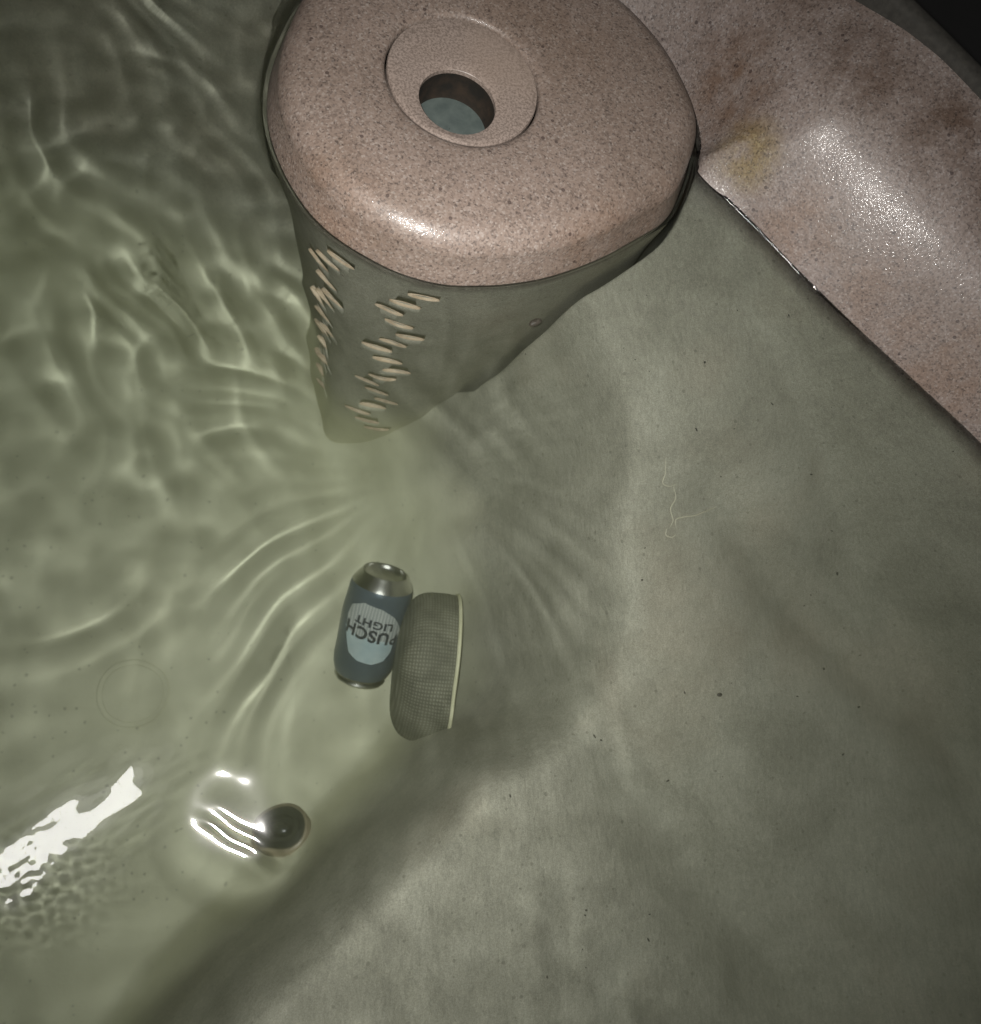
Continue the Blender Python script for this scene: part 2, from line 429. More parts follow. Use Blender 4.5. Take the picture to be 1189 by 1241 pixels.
# rim strip along the top of the wall (only along the side the photo shows plus a bit)
wp = catmull([(.306, .66), (.39, .567)] + WALL[3:10], 14, closed=False)
tg = np.gradient(wp, axis=0); tg /= np.linalg.norm(tg, axis=1)[:, None]
nrm = np.stack([-tg[:, 1], tg[:, 0]], -1)
mid = wp[len(wp) // 2]
if (nrm[len(wp) // 2] @ (mid - Q)) < 0: nrm = -nrm
def sweep(name, prof, mat, path=wp, nr=nrm):
    A = np.array([[(*(path[i] + nr[i] * p[0]), p[1]) for p in prof] for i in range(len(path))])
    o = mesh_obj(name, A.reshape(-1, 3), grid_faces(len(path), len(prof), wrap=True), mat)
    return o
rim = sweep('rim_strip', [(.144, .11), (.1455, .140), (.149, .1455), (.157, .1475), (.165, .145), (.169, .134), (.169, .06), (.144, .06)], m_rim); child(rim, tub)
skirt = sweep('cabinet_side', [(.165, .058), (.180, .055), (.182, -.6), (.165, -.6)], m_ground); child(skirt, tub)

# ------------------------------------------------------------------ ground outside the tub
g = mesh_obj('ground', [(-30, -30, -.62), (30, -30, -.62), (30, 30, -.62), (-30, 30, -.62)], [[0, 1, 2, 3]], m_ground); g['kind'] = 'structure'

# ------------------------------------------------------------------ water
WAVE = (.0004, .00050, .00056, .0016, .0007, .00078)
def axis(lo, a, b, hi, st, big):
    return np.concatenate([np.arange(lo, a, big), np.arange(a, b, st), np.arange(b, hi, big)])
ax = np.concatenate([np.arange(-1.05, -.36, .03), np.arange(-.36, -.16, .0028), np.arange(-.16, .03, .0012), np.arange(.03, .78, .0028), np.arange(.78, .98, .0045)])
ay = np.concatenate([np.arange(-1.0, -.3, .03), np.arange(-.3, -.09, .0028), np.arange(-.09, .04, .0012), np.arange(.04, .86, .0028), np.arange(.86, .95, .03)])
GX, GY = np.meshgrid(ax, ay)
WC = np.array([.135, .235])
def water_h(GX, GY, base=0):
    dx, dy = GX - WC[0], GY - WC[1]; rw = np.hypot(dx, dy); z0 = GX * 0
    ang = np.arctan2(dy, dx) + (.5 * noise3(GX * 5, GY * 5, z0, 21) + .16 * noise3(GX * 14, GY * 14, z0, 25)) * smooth(0, .2, rw)
    # lively waves over the foot well, gentle long ones over the bench
    deep = smooth(.13, -.05, (GX - .20) * .85 + (GY - .2) * .1)
    calm = 1 - .88 * np.exp(-(((GX - .105) / .07) ** 2 + ((GY - .135) / .09) ** 2) ** 1.5)
    fade = (.03 + .97 * deep) * (1 - .75 * np.exp(-((GX + .02) ** 2 + (GY + .01) ** 2) / .10 ** 2)) * calm
    grow = smooth(.02, .22, rw) * (.35 + 1.5 * smooth(-.25, .35, noise3(GX * 7, GY * 7, z0, 31)))
    h = WAVE[0] * fade * noise3(np.cos(ang) * 3.0, np.sin(ang) * 3.0, rw * 5.0, 11) * grow
    h += WAVE[1] * fade * noise3(np.cos(ang) * 8.5, np.sin(ang) * 8.5, rw * 8, 12) * grow * (1 - .3 * smooth(.3, .6, rw))
    h += WAVE[2] * fade * (1.25 * noise3(GX * 29 + 1.4 * noise3(GX * 10, GY * 10, z0, 35), GY * 29, z0, 13) + .7 * noise3(GX * 12, GY * 12, z0, 33) + .26 * noise3(GX * 44, GY * 44, z0, 34)) * (.25 + .75 * smooth(.02, .22, rw))
    h += WAVE[5] * fade * noise3((GX * .85 + GY * .53) * 37 + 1.8 * noise3(GX * 9, GY * 9, z0, 23), (GX * .53 - GY * .85) * 9, z0, 22) * smooth(.16, .34, GY)
    h += .0045 * noise3(GX * 3.4 + .3, GY * 3.4, z0, 14)
    h += WAVE[3] * calm * (1 - .5 * deep) * noise3((GX * .75 + GY * .66) * 8.5, (GX * .66 - GY * .75) * 3.2, z0, 15)
    h += WAVE[4] * (1 - deep) * noise3(GX * 9 + .5, GY * 9, z0, 16)
    # dish and ripples near the lens, shaped to throw back glints of flash and lamp
    def win(cx, cy, sx, sy, rot):
        c, s_ = math.cos(rot), math.sin(rot); x = (GX - cx) * c + (GY - cy) * s_; y = -(GX - cx) * s_ + (GY - cy) * c
        return np.exp(-(x / sx) ** 2 - (y / sy) ** 2), x, y
    if base == 1: return h
    def flat(cx, cy, ax_, ay_, edge_, rot):
        c, s_ = math.cos(rot), math.sin(rot); x = (GX - cx) * c + (GY - cy) * s_; y = -(GX - cx) * s_ + (GY - cy) * c
        q_ = np.hypot(np.maximum(np.abs(x) - ax_, 0), np.maximum(np.abs(y) - ay_, 0)); q_ = np.clip(q_ / edge_, 0, 1); return 1 - q_ ** 3 * (q_ * (6 * q_ - 15) + 10), x, y
    bowl = ((GX + .006) ** 2 + (GY - .005) ** 2) / 1.24
    # small ripples by the lens
    _, x1, y1 = flat(-.095, -.004, .06, .02, .2, .56)
    g1 = np.exp(-(x1 / .075) ** 2 - (y1 / .035) ** 2)
    h *= 1 - .75 * np.exp(-(x1 / .11) ** 2 - (y1 / .08) ** 2)
    h += g1 * (-.40 * y1 ** 2 + .00012 * noise3(x1 * 30, y1 * 60, z0, 24) + .00004 * noise3(x1 * 60, y1 * 150, z0, 26))
    h += .95 * np.exp(-((GX + .122) / .036) ** 2 - ((GY + .030) / .026) ** 2) * (.00013 * noise3(GX * 60, GY * 85, z0, 17) + .00009 * noise3(GX * 150, GY * 190, z0, 18) + .00004 * noise3(GX * 330, GY * 330, z0, 28))
    w3, x3, y3 = flat(-.004, -.016, .012, .002, .045, -.58)
    g3 = np.exp(-(x3 / .024) ** 4 - (y3 / .0075) ** 2)
    bowl = ((GX + .0055) ** 2 + (GY - .005) ** 2) / 1.24
    if base == 2: return h - bowl
    h = h * (1 - w3) + w3 * (C3 + bowl)
    h += g3 * (.00008 * np.sin(y3 / .0145 * 6.283 + 18 * x3 + 1.6 * noise3(GX * 45, GY * 45, z0, 19)) + .000008 * noise3(GX * 230, GY * 230, z0, 20))
    # meniscus against wall and cover
    dl = seg_dist(GX, GY, lid[::2]); dw = seg_dist(GX, GY, wall)
    h += .0012 * np.exp(-dl / .0024) + (.0033 + .0020 * noise3(GX * 16, GY * 16, z0, 29)) * np.exp(-dw / .0024)
    return h, dl, dw
C3 = float(water_h(np.array([-.02, -.004, .012]), np.array([-.005, -.016, -.027]), 2).mean())
h, dl, dw = water_h(GX, GY)
ins_l = inside(GX, GY, lid) & (dl > .012); ins_w = inside(GX, GY, wall) | (dw < .02)
VV = np.stack([GX, GY, h], -1).reshape(-1, 3)
FF = grid_faces(len(ay), len(ax), wrap=False)
ok = (ins_w & ~ins_l).ravel()
FF = FF[ok[FF].all(1)]
# cells along the waterlines are split 4 x 4 so that the meniscus is round
near = ((dl < .006) | ((dw < .009) & (GX > .2) & (GY > .1))).ravel()
nf_ = near[FF].any(1) & (np.abs(VV[FF[:, 2], 0] - VV[FF[:, 0], 0]) < .004)
fine = FF[nf_]; FF = FF[~nf_]
NSUB = 6; uu = np.linspace(0, 1, NSUB + 1)
A_, B_, C__, D_ = (VV[fine[:, i], :2] for i in range(4))
P4 = np.stack([(A_ + (B_ - A_) * u)+ ((D_ - A_)) * v for v in uu for u in uu], 1)      # (n, 25, 2)
h4, _, _ = water_h(P4[..., 0].ravel(), P4[..., 1].ravel())
# border points keep to the coarse edge so that no crack opens
V4 = np.concatenate([P4.reshape(-1, 2), h4[:, None]], 1)
q_ = np.array([[r * 7 + c_, r * 7 + c_ + 1, (r + 1) * 7 + c_ + 1, (r + 1) * 7 + c_] for r in range(6) for c_ in range(6)])
F4 = (np.arange(len(fine))[:, None, None] * 49 + q_[None]).reshape(-1, 4) + len(VV)
key = np.round(V4[:, :2] * 1e6).astype(np.int64); _, first, inv = np.unique(key, axis=0, return_index=True, return_inverse=True)
F4 = first[inv.ravel()][F4 - len(VV)] + len(VV)
VV = np.concatenate([VV, V4]); FF = np.concatenate([FF, F4])
used = np.unique(FF); remap = np.full(len(VV), -1); remap[used] = np.arange(len(used))
water = mesh_obj('water', VV[used], remap[FF], m_water); water['kind'] = 'structure'
water.cycles.is_caustics_caster = True

# ------------------------------------------------------------------ filter cover (granite lid with slotted body)
cov = empty('filter_cover', (Q[0], Q[1], FLOOR))
thing(cov, 'pinkish granite-speckled filter cover with a round cup hole and slotted sides standing in the water', 'filter cover')
RC = np.array([.180, .563]); RR = .0650      # recess centre / radius
NC = 360
tc = np.linspace(-np.pi, np.pi, NC, endpoint=False)
cs = np.stack([np.cos(tc), np.sin(tc)], -1)
def lring(inset, z):
    r = Rlid(tc)
    P_ = Q + cs * r[:, None]
    # inset along smoothed inward normal
    tgt = np.roll(P_, -3, 0) - np.roll(P_, 3, 0); tgt /= np.linalg.norm(tgt, axis=1)[:, None]
    nn = np.stack([tgt[:, 1], -tgt[:, 0]], -1)
    zz = np.full(NC, z) if np.isscalar(z) else z
    P_ = P_ - nn * inset; P_[:, 0] += taper(P_[:, 0], zz)
    return np.concatenate([P_, zz[:, None]], 1)
def cring(r, z):
    return np.concatenate([RC + cs * r, np.full((NC, 1), z)], 1)
def lerp(a, b, t): return a + (b - a) * t
TOP = .047
rings = []
rings.append(cring(RR + .001, .030))
rings.append(cring(RR + .001, .0415)); rings.append(cring(RR + .0022, TOP - .002)); rings.append(cring(RR + .005, TOP - .0007)); rings.append(cring(RR + .009, TOP))
# flat top out to the start of the roll
inner_roll = lring(.038, TOP - .0005)
c9 = cring(RR + .009, TOP)
for tt in (.12, .25, .4, .55, .7, .82, .92): 
    q = lerp(c9, inner_roll, tt); q[:, 2] += .0022 * math.sin(math.pi * tt); rings.append(q)
rings.append(inner_roll)
for a in np.linspace(0, math.radians(66), 9)[1:]:
    rings.append(lring(.038 - .0295 * math.sin(a), TOP - .0005 - .0295 * (1 - math.cos(a))))
rings.append(lring(.0108, .0270)); rings.append(lring(.0104, .0250)); rings.append(lring(.0092, .020)); rings.append(lring(.0066, .010))
rings.append(lring(.0032, .000))
for z in np.linspace(-.010, -.59, 38): rings.append(lring(.0032, z))
ib = .0032 + .0034
for z in np.linspace(-.59, -.02, 24): rings.append(lring(ib, z))
rings.append(lring(ib + .004, .002)); rings.append(lring(.030, .022)); rings.append(lring(.046, .032))
rings.append(cring(RR + .012, .030))
Vc = np.concatenate(rings)
Fc = grid_faces(len(rings), NC); n0 = (len(rings) - 1) * NC
j = np.arange(NC); Fc = np.concatenate([Fc, np.stack([n0 + j, n0 + (j + 1) % NC, (j + 1) % NC, j], -1)])
lidtop = mesh_obj('cover_body', Vc, Fc, m_cover)
# fix orientation outward
bm = bmesh.new(); bm.from_mesh(lidtop.data); bmesh.ops.recalc_face_normals(bm, faces=bm.faces); bm.to_mesh(lidtop.data); bm.free()

# slots: zigzag columns of lens-shaped openings, cut through the body
def tri(k): return (1, 0, -1, 0)[k % 4]
slot_specs = []
for gi, gc in enumerate((-1.84, -2.32)):
    for k in range(17):
        slot_specs.append((gc - (.010 * k if gi == 1 else 0) + .078 * tri(k) + random.uniform(-.004, .004), -.036 - .0245 * k + (.0 if gi % 2 == 0 else -.002)))
def slot_frame(a, z):
    r = Rlid(np.array([a - .02, a, a + .02])); p = Q + np.stack([np.cos([a - .02, a, a + .02]), np.sin([a - .02, a, a + .02])], -1) * r[:, None]
    tg_ = p[2] - p[0]; tg_ /= np.linalg.norm(tg_); n_ = np.array([tg_[1], -tg_[0]])
    c_ = p[1] - n_ * .0032; c_[0] += float(taper(c_[0], z)); return np.array([*c_, z]), np.array([*tg_, 0]), np.array([*n_, 0])
SL, SH = .0138, .0048
ns = 20
prof_a = np.linspace(0, 2 * np.pi, ns, endpoint=False)
lx = SL * np.cos(prof_a); lz = SH * np.sin(prof_a) * (0.55 + .45 * np.abs(np.sin(prof_a)))
cutV, cutF = [], []
for a, z in slot_specs:
    c0, tx, nx = slot_frame(a, z); b0 = len(cutV)
    for dpt in (.006, -.016):
        for i in range(ns): cutV.append(c0 + tx * lx[i] + nx * dpt + np.array([0, 0, lz[i]]))
    for i in range(ns): cutF.append([b0 + i, b0 + (i + 1) % ns, b0 + ns + (i + 1) % ns, b0 + ns + i])
    cutF.append([b0 + i for i in range(ns)][::-1]); cutF.append([b0 + ns + i for i in range(ns)])
cut = mesh_obj('cutter', cutV, cutF, m_cupwall, smooth=False)
bm = bmesh.new(); bm.from_mesh(cut.data); bmesh.ops.recalc_face_normals(bm, faces=bm.faces); bm.to_mesh(cut.data); bm.free()
md = lidtop.modifiers.new('b', 'BOOLEAN'); md.operation = 'DIFFERENCE'; md.object = cut; md.solver = 'EXACT'
dg = bpy.context.evaluated_depsgraph_get()
me2 = bpy.data.meshes.new_from_object(lidtop.evaluated_get(dg))
lidtop.modifiers.clear(); lidtop.data = me2; me2.name = 'cover_body'
bpy.data.objects.remove(cut)
child(lidtop, cov)
# slot liners: a cream lens-shaped sleeve in every opening
smesh = None
for a, z in slot_specs:
    c0, tx, nx = slot_frame(a, z)
    if smesh is None:
        sv, sf = [], []
        for (sc_, dpt) in ((.985, .0005), (.985, -.0020), (.90, -.0020), (.90, .0)):
            for i in range(ns): sv.append((lx[i] * sc_, dpt, lz[i] * (sc_ if sc_ > .9 else .80)))
        for r_ in range(4):
            for i in range(ns): sf.append([r_ * ns + i, r_ * ns + (i + 1) % ns, ((r_ + 1) % 4) * ns + (i + 1) % ns, ((r_ + 1) % 4) * ns + i])
        so = mesh_obj('slot', sv, sf, m_slot, smooth=False); smesh = so.data
        bm = bmesh.new(); bm.from_mesh(smesh); bmesh.ops.recalc_face_normals(bm, faces=bm.faces); bm.to_mesh(smesh); bm.free()
    else:
        so = bpy.data.objects.new('slot', smesh); COL.objects.link(so)
    mw = Matrix(((tx[0], nx[0], 0, c0[0]), (tx[1], nx[1], 0, c0[1]), (0, 0, 1, c0[2]), (0, 0, 0, 1)))
    so.parent = cov; so.matrix_parent_inverse = Matrix.Translation(-Vector(cov.location)); so.matrix_basis = mw

# cup ring insert with its hole, cup wall and dark floor
HC = np.array([.1735, .5410]); HR = .0325
def hring(r, z): return np.concatenate([HC + cs * r, np.full((NC, 1), z)], 1)
rg = [cring(RR - .0002, .030), cring(RR - .0002, .0430), cring(RR - .0010, .0446), cring(RR - .004, .0450)]
for tt in (.25, .5, .75): rg.append(lerp(cring(RR - .004, .0450), hring(HR + .002, .0438), tt))
rg += [hring(HR + .002, .0438), hring(HR + .0003, .0432), hring(HR + .0, .0428), hring(HR, .040), hring(HR, .039), hring(HR + .004, .0388)]
cr_ = mesh_obj('cup_ring', np.concatenate(rg), grid_faces(len(rg), NC)[:, ::-1], m_insert); child(cr_, cov); cr_.data.set_sharp_from_angle(angle=math.radians(25))
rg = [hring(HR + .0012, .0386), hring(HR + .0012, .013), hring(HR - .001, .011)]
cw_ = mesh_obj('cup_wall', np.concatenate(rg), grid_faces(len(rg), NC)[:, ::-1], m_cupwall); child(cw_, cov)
rg = [hring(HR - .0005, .0115), hring(HR * .6, .0112), hring(HR * .2, .0108), hring(.0004, .0108)]
cf_ = mesh_obj('cup_floor', np.concatenate(rg), grid_faces(len(rg), NC)[:, ::-1], m_cupfloor); child(cf_, cov)
# small pale tab where the body meets the bench
tbm = bmesh.new(); bmesh.ops.create_uvsphere(tbm, u_segments=16, v_segments=10, radius=.0045)
for v in tbm.verts: v.co.x *= 1.5; v.co.z *= .8; v.co.y *= .8
tme = bpy.data.meshes.new('tab'); tbm.to_mesh(tme); tbm.free(); tme.materials.append(m_insert)
tab = bpy.data.objects.new('tab', tme); COL.objects.link(tab); child(tab, cov)
tab.location = (.262, .402, -.095); tab.rotation_euler = (0, 0, .5)

# ------------------------------------------------------------------ fittings of the tub
def surf(x, y):
    e_ = .004
    Zs, _ = tub_z(np.array([x, x + e_, x - e_, x, x]), np.array([y, y, y, y + e_, y - e_]))
    n_ = np.array([-(Zs[1] - Zs[2]) / (2 * e_), -(Zs[3] - Zs[4]) / (2 * e_), 1.0]); return Zs[0], n_ / np.linalg.norm(n_)
def frame(axis_, origin, up=(0, 0, 1)):
    z_ = np.array(axis_, float); z_ /= np.linalg.norm(z_); u_ = np.array(up, float)
    x_ = np.cross(u_, z_)
    if np.linalg.norm(x_) < 1e-4: x_ = np.cross((1, 0, 0), z_)
    x_ /= np.linalg.norm(x_); y_ = np.cross(z_, x_)
    return Matrix(((x_[0], y_[0], z_[0], origin[0]), (x_[1], y_[1], z_[1], origin[1]), (x_[2], y_[2], z_[2], origin[2]), (0, 0, 0, 1)))
def lathe(name, prof, mat, n=64, parent=None):
    """profile of (radius, height) turned about local z"""
    a_ = np.linspace(0, 2 * np.pi, n, endpoint=False)
    Vs = np.array([[(r * math.cos(q), r * math.sin(q), z) for q in a_] for r, z in prof]).reshape(-1, 3)
    o = mesh_obj(name, Vs, grid_faces(len(prof), n), mat)
    bm_ = bmesh.new(); bm_.from_mesh(o.data); bmesh.ops.recalc_face_normals(bm_, faces=bm_.faces); bm_.to_mesh(o.data); bm_.free()
    o.data.set_sharp_from_angle(angle=math.radians(38))
    if parent: o.parent = parent
    return o
def place(o, mat4, par):
    o.parent = par; o.matrix_parent_inverse = Matrix.Translation(-Vector(par.location)); o.matrix_basis = mat4

t = NT('dark_plastic'); P = t.coord()
m_dark = t.bsdf(t.ramp(t.noise(P, 200, 3), [(.3, (.015, .015, .015)), (.7, (.04, .04, .038))]), .3)
t = NT('chrome_grey'); P = t.coord()
m_chrome = t.bsdf(t.ramp(t.noise(P, 120, 3), [(.3, (.25, .24, .2)), (.7, (.38, .36, .30))]), .28, metal=.6)
t = NT('beige_plastic'); P = t.coord()
m_beige = t.bsdf(t.ramp(t.noise(P, 120, 3), [(.3, (.20, .165, .11)), (.7, (.28, .23, .16))]), .4)

t = NT('olive_plastic'); P = t.coord()
m_drain = t.bsdf(t.ramp(t.noise(P, 90, 3), [(.3, (.42, .415, .29)), (.7, (.62, .61, .43))]), .5)
jx, jy = .043, -.032
jz, jn = surf(jx, jy)
jn = np.array([-.42, .47, .78]); jn /= np.linalg.norm(jn)
jet = lathe('jet', [(.0315, -.032), (.0315, .002), (.0305, .0036), (.0290, .0042), (.0278, .0036), (.0273, .001)], m_beige)
place(jet, frame(jn, np.array([jx, jy, jz]) + jn * .013) @ Matrix.Scale(.84, 4), tub)
jf = lathe('jet_nozzle', [(.0271, -.010), (.0271, .0015), (.024, .0028), (.019, .0030), (.0165, .0020), (.0150, -.006), (.0085, -.008), (.0080, -.002), (.0050, .0005), (.0003, .001)], m_dark)
jf.parent = jet
je = lathe('jet_eyelet', [(.0205, .0026), (.0208, .0034), (.0214, .0034), (.0217, .0024)], m_dark); je.parent = jet

dx_, dy_ = -.103, .118
dz_, dn_ = surf(dx_, dy_)
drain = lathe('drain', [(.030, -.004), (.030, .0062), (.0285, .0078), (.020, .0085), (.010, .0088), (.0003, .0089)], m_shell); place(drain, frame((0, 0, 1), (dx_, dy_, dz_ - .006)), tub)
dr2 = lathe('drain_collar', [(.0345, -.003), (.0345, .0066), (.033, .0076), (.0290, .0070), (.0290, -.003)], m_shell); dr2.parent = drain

# ------------------------------------------------------------------ the sunken can
t = NT('blue_print'); P = t.obj()
m_blue = t.bsdf(t.ramp(t.noise(P, 60, 3), [(.3, (.085, .115, .15)), (.7, (.12, .155, .19))]), .28, metal=.35)
t = NT('aluminium'); P = t.obj()
m_alu = t.bsdf(t.ramp(t.noise(P, 90, 3), [(.3, (.55, .54, .50)), (.7, (.70, .69, .66))]), .24, metal=1.0)
t = NT('label_grey'); P = t.obj()
wv_ = t.n('ShaderNodeTexWave'); wv_.inputs['Scale'].default_value = 95; wv_.inputs['Distortion'].default_value = .3; t.l(P, wv_.inputs[0])
m_lgrey = t.bsdf(t.ramp(wv_.outputs['Fac'], [(.2, (.34, .37, .37)), (.8, (.52, .54, .52))]), .35, metal=.1)
t = NT('label_ice'); P = t.obj()
m_lice = t.bsdf(t.ramp(t.noise(P, 70, 3), [(.3, (.40, .52, .56)), (.7, (.58, .67, .68))]), .35, metal=.1)
t = NT('label_ink'); P = t.obj()
m_ink = t.bsdf(t.ramp(t.noise(P, 80, 2), [(.3, (.02, .024, .04)), (.7, (.035, .04, .06))]), .4)

canroot = empty('beer_can', (.125, .125, -.46))
thing(canroot, 'blue drinks can with a pale lettered label, silver base tipped up, lying under water', 'can')
LB = np.array([.1195, .121, -.4305]); el = math.radians(33)
hd = np.array([.030, .118, 0]); hd /= np.linalg.norm(hd)
axd = hd * math.cos(el) + np.array([0, 0, 1]) * math.sin(el)
# local z runs from the opened end to the base; local y faces the lens
view = np.array([0, 0, CAMH]) - LB
MC = frame(axd, LB, up=view)
# frame(): x = up x z, y = z x x  -> y is the part of 'view' square to the axis
CRAD, CL = .0331, .122
body = lathe('can_body', [(.0285, .0075), (.0318, .0150), (CRAD - .0006, .0195), (CRAD, .024), (CRAD, .103), (CRAD - .0004, .1055), (.0318, .1085)], m_blue, 72); place(body, MC, canroot)
neck = lathe('can_neck', [(.0262, .001), (.0270, .0000), (.0276, .0012), (.0270, .0030), (.0262, .0034), (.0285, .0073), (.0262, .0034), (.0255, .0030)], m_alu, 72); place(neck, MC, canroot)
lidp = lathe('can_end', [(.0258, .0016), (.0250, .0060), (.0238, .0056), (.0003, .0058)], m_alu, 64); place(lidp, MC, canroot)
base = lathe('can_base', [(.0319, .1086), (.0300, .1125), (.0268, .1168), (.0246, .1205), (.0236, .1220), (.0226, .1212), (.0220, .1180), (.0195, .1150), (.0140, .1125), (.0070, .1112), (.0003, .1110)], m_alu, 72); place(base, MC, canroot)
def wrap(me, rad, roll):
    """flat (x, y) metres -> round the can: x runs round it, y along its axis towards the opened end"""
    for v in me.vertices:
        a_ = math.pi / 2 + v.co.x / CRAD + roll; r_ = rad + v.co.z
        zz = .0635 + v.co.y
        v.co = (r_ * math.cos(a_), r_ * math.sin(a_), zz)
def cutup(bm_, st=.0022):
    for i in range(-22, 23):
        geom = bm_.verts[:] + bm_.edges[:] + bm_.faces[:]
        bmesh.ops.bisect_plane(bm_, geom=geom, plane_co=(i * st, 0, 0), plane_no=(1, 0, 0))
ROLL = math.radians(4)
def flat_shape(name, pts, mat, rad):
    bm_ = bmesh.new(); f_ = bm_.faces.new([bm_.verts.new((x, y, 0)) for x, y in pts]); bmesh.ops.triangulate(bm_, faces=[f_]); cutup(bm_)
    me = bpy.data.meshes.new(name); bm_.to_mesh(me); bm_.free(); wrap(me, rad, ROLL)
    me.materials.append(mat); o = bpy.data.objects.new(name, me); COL.objects.link(o); place(o, MC, canroot)
    bm_ = bmesh.new(); bm_.from_mesh(me); bmesh.ops.recalc_face_normals(bm_, faces=bm_.faces); bm_.to_mesh(me); bm_.free()
    return o
# x to the right as the lens sees it (base up), y towards the base
def flipx(L_): return [(-x, y) for x, y in L_]
pan = [(-.023, .021), (-.012, .0275), (.004, .0255), (.016, .019), (.024, .010), (.0285, .0015), (.024, -.002), (.022, -.006), (.012, -.005), (-.004, -.004), (-.018, -.003), (-.0245, .001), (-.026, .010)]
ice = [(-.0265, .001), (-.018, -.003), (-.004, -.004), (.012, -.005), (.022, -.006), (.0215, -.016), (.016, -.0245), (.006, -.0285), (-.006, -.0275), (-.015, -.022), (-.020, -.013)]
SGN = -1
flat_shape('label_panel', [(-x * SGN, y) for x, y in [(x * 1.25, y * 1.16) for x, y in pan]], m_lgrey, CRAD + .00018)
flat_shape('label_mountain', [(-x * SGN, y) for x, y in [(x * 1.25, y * 1.16) for x, y in ice]], m_lice, CRAD + .00020)
def letters(txt, size, cy, widen, tilt, name):
    cu = bpy.data.curves.new(name, 'FONT'); cu.body = txt; cu.size = size; cu.align_x = 'CENTER'; cu.align_y = 'CENTER'; cu.offset = size * .035; cu.space_character = 1.08
    o = bpy.data.objects.new(name, cu); COL.objects.link(o)
    dg_ = bpy.context.evaluated_depsgraph_get(); dg_.update()
    me = bpy.data.meshes.new_from_object(o.evaluated_get(dg_)); bpy.data.objects.remove(o)
    bm_ = bmesh.new(); bm_.from_mesh(me)
    for v in bm_.verts:
        x = v.co.x * widen; y = v.co.y
        y2 = y + tilt * x
        v.co = (x * SGN, -(y2) + cy, 0)            # letters stand on their heads: the can is base up
    cutup(bm_); bm_.to_mesh(me); bm_.free()
    wrap(me, CRAD + .00042, ROLL)
    me.name = name; me.materials.clear(); me.materials.append(m_ink); o = bpy.data.objects.new(name, me); COL.objects.link(o); place(o, MC, canroot)
    bm_ = bmesh.new(); bm_.from_mesh(me); bmesh.ops.recalc_face_normals(bm_, faces=bm_.faces); bm_.to_mesh(me); bm_.free()
    return o
letters('BUSCH', .0180, -.0005, 1.04, -.08, 'lettering')
letters('LIGHT', .0112, .0122, 1.3, -.08, 'lettering')

# ------------------------------------------------------------------ mesh-covered drum lying beside the can
t = NT('mesh_fabric'); P = t.obj()
def wave(vec, sc, prof='SIN', ty='BANDS', d='X'):
    n_ = t.n('ShaderNodeTexWave'); n_.wave_type = ty; n_.bands_direction = d; n_.inputs['Scale'].default_value = sc; n_.inputs['Distortion'].default_value = 1.2; n_.inputs['Detail'].default_value = 1; n_.inputs['Detail Scale'].default_value = .4
    t.l(vec, n_.inputs[0]); return n_.outputs['Fac']
sx_ = t.n('ShaderNodeSeparateXYZ'); t.l(P, sx_.inputs[0])
cx_ = t.n('ShaderNodeCombineXYZ'); t.l(t.math('MULTIPLY', t.math('ARCTAN2', sx_.outputs[1], sx_.outputs[0]), .0735), cx_.inputs[0]); t.l(sx_.outputs[2], cx_.inputs[2])
wz_ = wave(cx_.outputs[0], 105, d='Z'); wx_ = wave(cx_.outputs[0], 85, d='X')
wv2 = t.math('MULTIPLY', wz_, wx_)
colm = t.mix(wv2, (.16, .155, .115), (.42, .41, .32))
colm = t.mix(1, colm, t.ramp(t.noise(P, 28, 4, .65), [(.32, (.45, .45, .44)), (.62, (1, 1, 1))]), 'MULTIPLY')
m_mesh = t.bsdf(colm, .75, normal=t.bump(wv2, .6, .0012))
t = NT('pale_rim'); P = t.obj()
m_pale = t.bsdf(t.ramp(t.noise(P, 60, 3), [(.3, (.60, .58, .38)), (.7, (.80, .78, .56))]), .5)
drum = empty('mesh_drum', (.185, .14, -.46))
thing(drum, 'squat grey mesh-covered drum with a thin pale rim standing on edge beside the blue can', 'drum')
DC = np.array([.181, .124, -.388]); dax = np.array([.96, -.16, .05])
MD = frame(dax, DC)
pr = [(.0775 * max(.004, math.sin(q)) ** .62, .012 - .041 * max(0, math.cos(q)) ** .62) for q in np.linspace(0, math.pi / 2, 16)] + [(.0775, .019), (.0765, .0275)]
o = lathe('drum_body', pr, m_mesh, 96); place(o, MD, drum)
o = lathe('drum_rim', [(.0750, .0275), (.0778, .0272), (.0788, .0284), (.0786, .0302), (.0770, .0312), (.0740, .0312), (.0730, .0315)], m_pale, 96); place(o, MD, drum)
o = lathe('drum_face', [(.0732, .0310), (.050, .0300), (.0003, .0295)], m_mesh, 96); place(o, MD, drum)

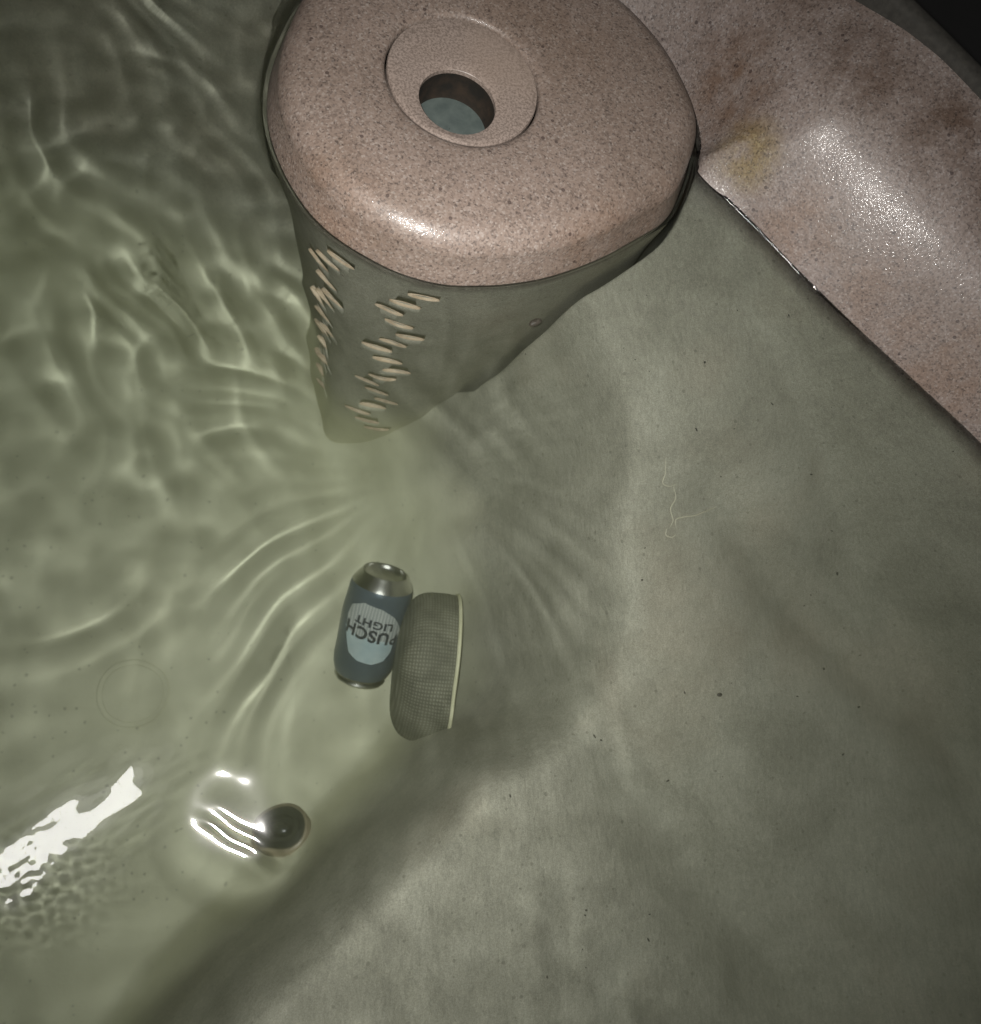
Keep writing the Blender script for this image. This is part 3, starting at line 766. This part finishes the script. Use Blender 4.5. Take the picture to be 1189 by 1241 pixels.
# ------------------------------------------------------------------ hairs and specks lying on the bench
t = NT('pale_hair'); P = t.coord()
m_hair = t.bsdf(t.ramp(t.noise(P, 90, 2), [(.3, (.50, .47, .36)), (.7, (.62, .58, .46))]), .5)
def strand(name, pts, rad, mat):
    P_ = catmull(pts, 10, closed=False)
    zs, _ = tub_z(P_[:, 0], P_[:, 1]); C_ = np.concatenate([P_, (zs + rad * 1.2)[:, None]], 1)
    T_ = np.gradient(C_, axis=0); T_ /= np.linalg.norm(T_, axis=1)[:, None]
    n_ = np.cross(T_, (0, 0, 1.0)); n_ /= np.linalg.norm(n_, axis=1)[:, None]; b_ = np.cross(n_, T_)
    f = np.sin(np.linspace(.35, math.pi - .25, len(C_)))[:, None]
    A = np.array([C_ + f * rad * (math.cos(q) * n_ + math.sin(q) * b_) for q in np.linspace(0, 2 * np.pi, 6, endpoint=False)]).transpose(1, 0, 2)
    return mesh_obj(name, A.reshape(-1, 3), grid_faces(len(C_), 6), mat)
HB = np.array([.386, .216])
def rel(*pp): return [(HB[0] + x, HB[1] + y) for x, y in pp]
hr_ = strand('hair', rel((-.004, .030), (-.002, .020), (-.008, .010), (-.006, .0), (-.009, -.006)), .0007, m_hair); thing(hr_, 'short upright pale hair, left of the hooked hair on the underwater bench', 'hair', 'loose hairs on the bench')
hr_ = strand('hair', rel((.046, .016), (.034, .011), (.018, .005), (.006, .003), (-.003, .0), (-.003, -.008)), .0008, m_hair); thing(hr_, 'long pale hair curving to a hook on the underwater bench', 'hair', 'loose hairs on the bench')
hr_ = strand('hair', rel((-.013, -.008), (-.014, -.014), (-.008, -.016), (-.004, -.013)), .0007, m_hair); thing(hr_, 'tiny hook-shaped pale hair just below the long hair on the bench', 'hair', 'loose hairs on the bench')
hr_ = strand('hair', [(.375, .272), (.374, .258), (.371, .249), (.378, .246), (.386, .249)], .0006, m_hair); thing(hr_, 'straight pale hair with a bent foot, farthest up the underwater bench', 'hair', 'loose hairs on the bench')
t = NT('dark_grit'); P = t.coord()
m_grit = t.bsdf(t.ramp(t.noise(P, 300, 2), [(.3, (.015, .014, .012)), (.7, (.06, .05, .04))]), .7)
gv, gf = [], []
cnt = 0
while cnt < 100:
    x = rng.uniform(.2, .75); y = rng.uniform(-.25, .52)
    zz, dd_ = tub_z(np.array([x]), np.array([y]))
    if zz[0] < -.22 or zz[0] > .0: continue
    sz = rng.gamma(1.6, .00022) + .0002; b0 = len(gv); a0 = rng.uniform(0, 6.28); el_ = rng.uniform(1, 2.6)
    for q in range(6):
        a_ = q * math.pi / 3; u_ = math.cos(a_) * sz * el_; v_ = math.sin(a_) * sz * rng.uniform(.6, 1.2)
        gv.append((x + u_ * math.cos(a0) - v_ * math.sin(a0), y + u_ * math.sin(a0) + v_ * math.cos(a0), zz[0] + .0004))
    gv.append((x, y, zz[0] + .0004 + sz * .7))
    for q in range(6): gf.append([b0 + q, b0 + (q + 1) % 6, b0 + 6])
    cnt += 1
gr = mesh_obj('grit', gv, gf, m_grit, smooth=False); gr['kind'] = 'stuff'
bug = mesh_obj('debris_flake', [(.42 + .0026 * math.cos(a), .06 + .0018 * math.sin(a), tub_z(np.array([.42]), np.array([.06]))[0][0] + .0012) for a in np.linspace(0, 6.28, 8, endpoint=False)] + [(.42, .06, tub_z(np.array([.42]), np.array([.06]))[0][0] + .003)],
               [[i, (i + 1) % 8, 8] for i in range(8)], m_grit); thing(bug, 'small dark flake lying alone on the middle of the underwater bench', 'flake')

# ------------------------------------------------------------------ to 1 unit = 10 cm; everything receives the caustics
done = set()
for o in list(COL.objects):
    if o.type not in ('MESH', 'EMPTY'): continue
    o.location = o.location * K
    pi = o.matrix_parent_inverse.copy(); pi.translation = pi.translation * K; o.matrix_parent_inverse = pi
    if o.type == 'MESH':
        if o.data.name not in done:
            done.add(o.data.name); o.data.transform(Matrix.Scale(K, 4))
        if o.name != 'water': o.cycles.is_caustics_receiver = True
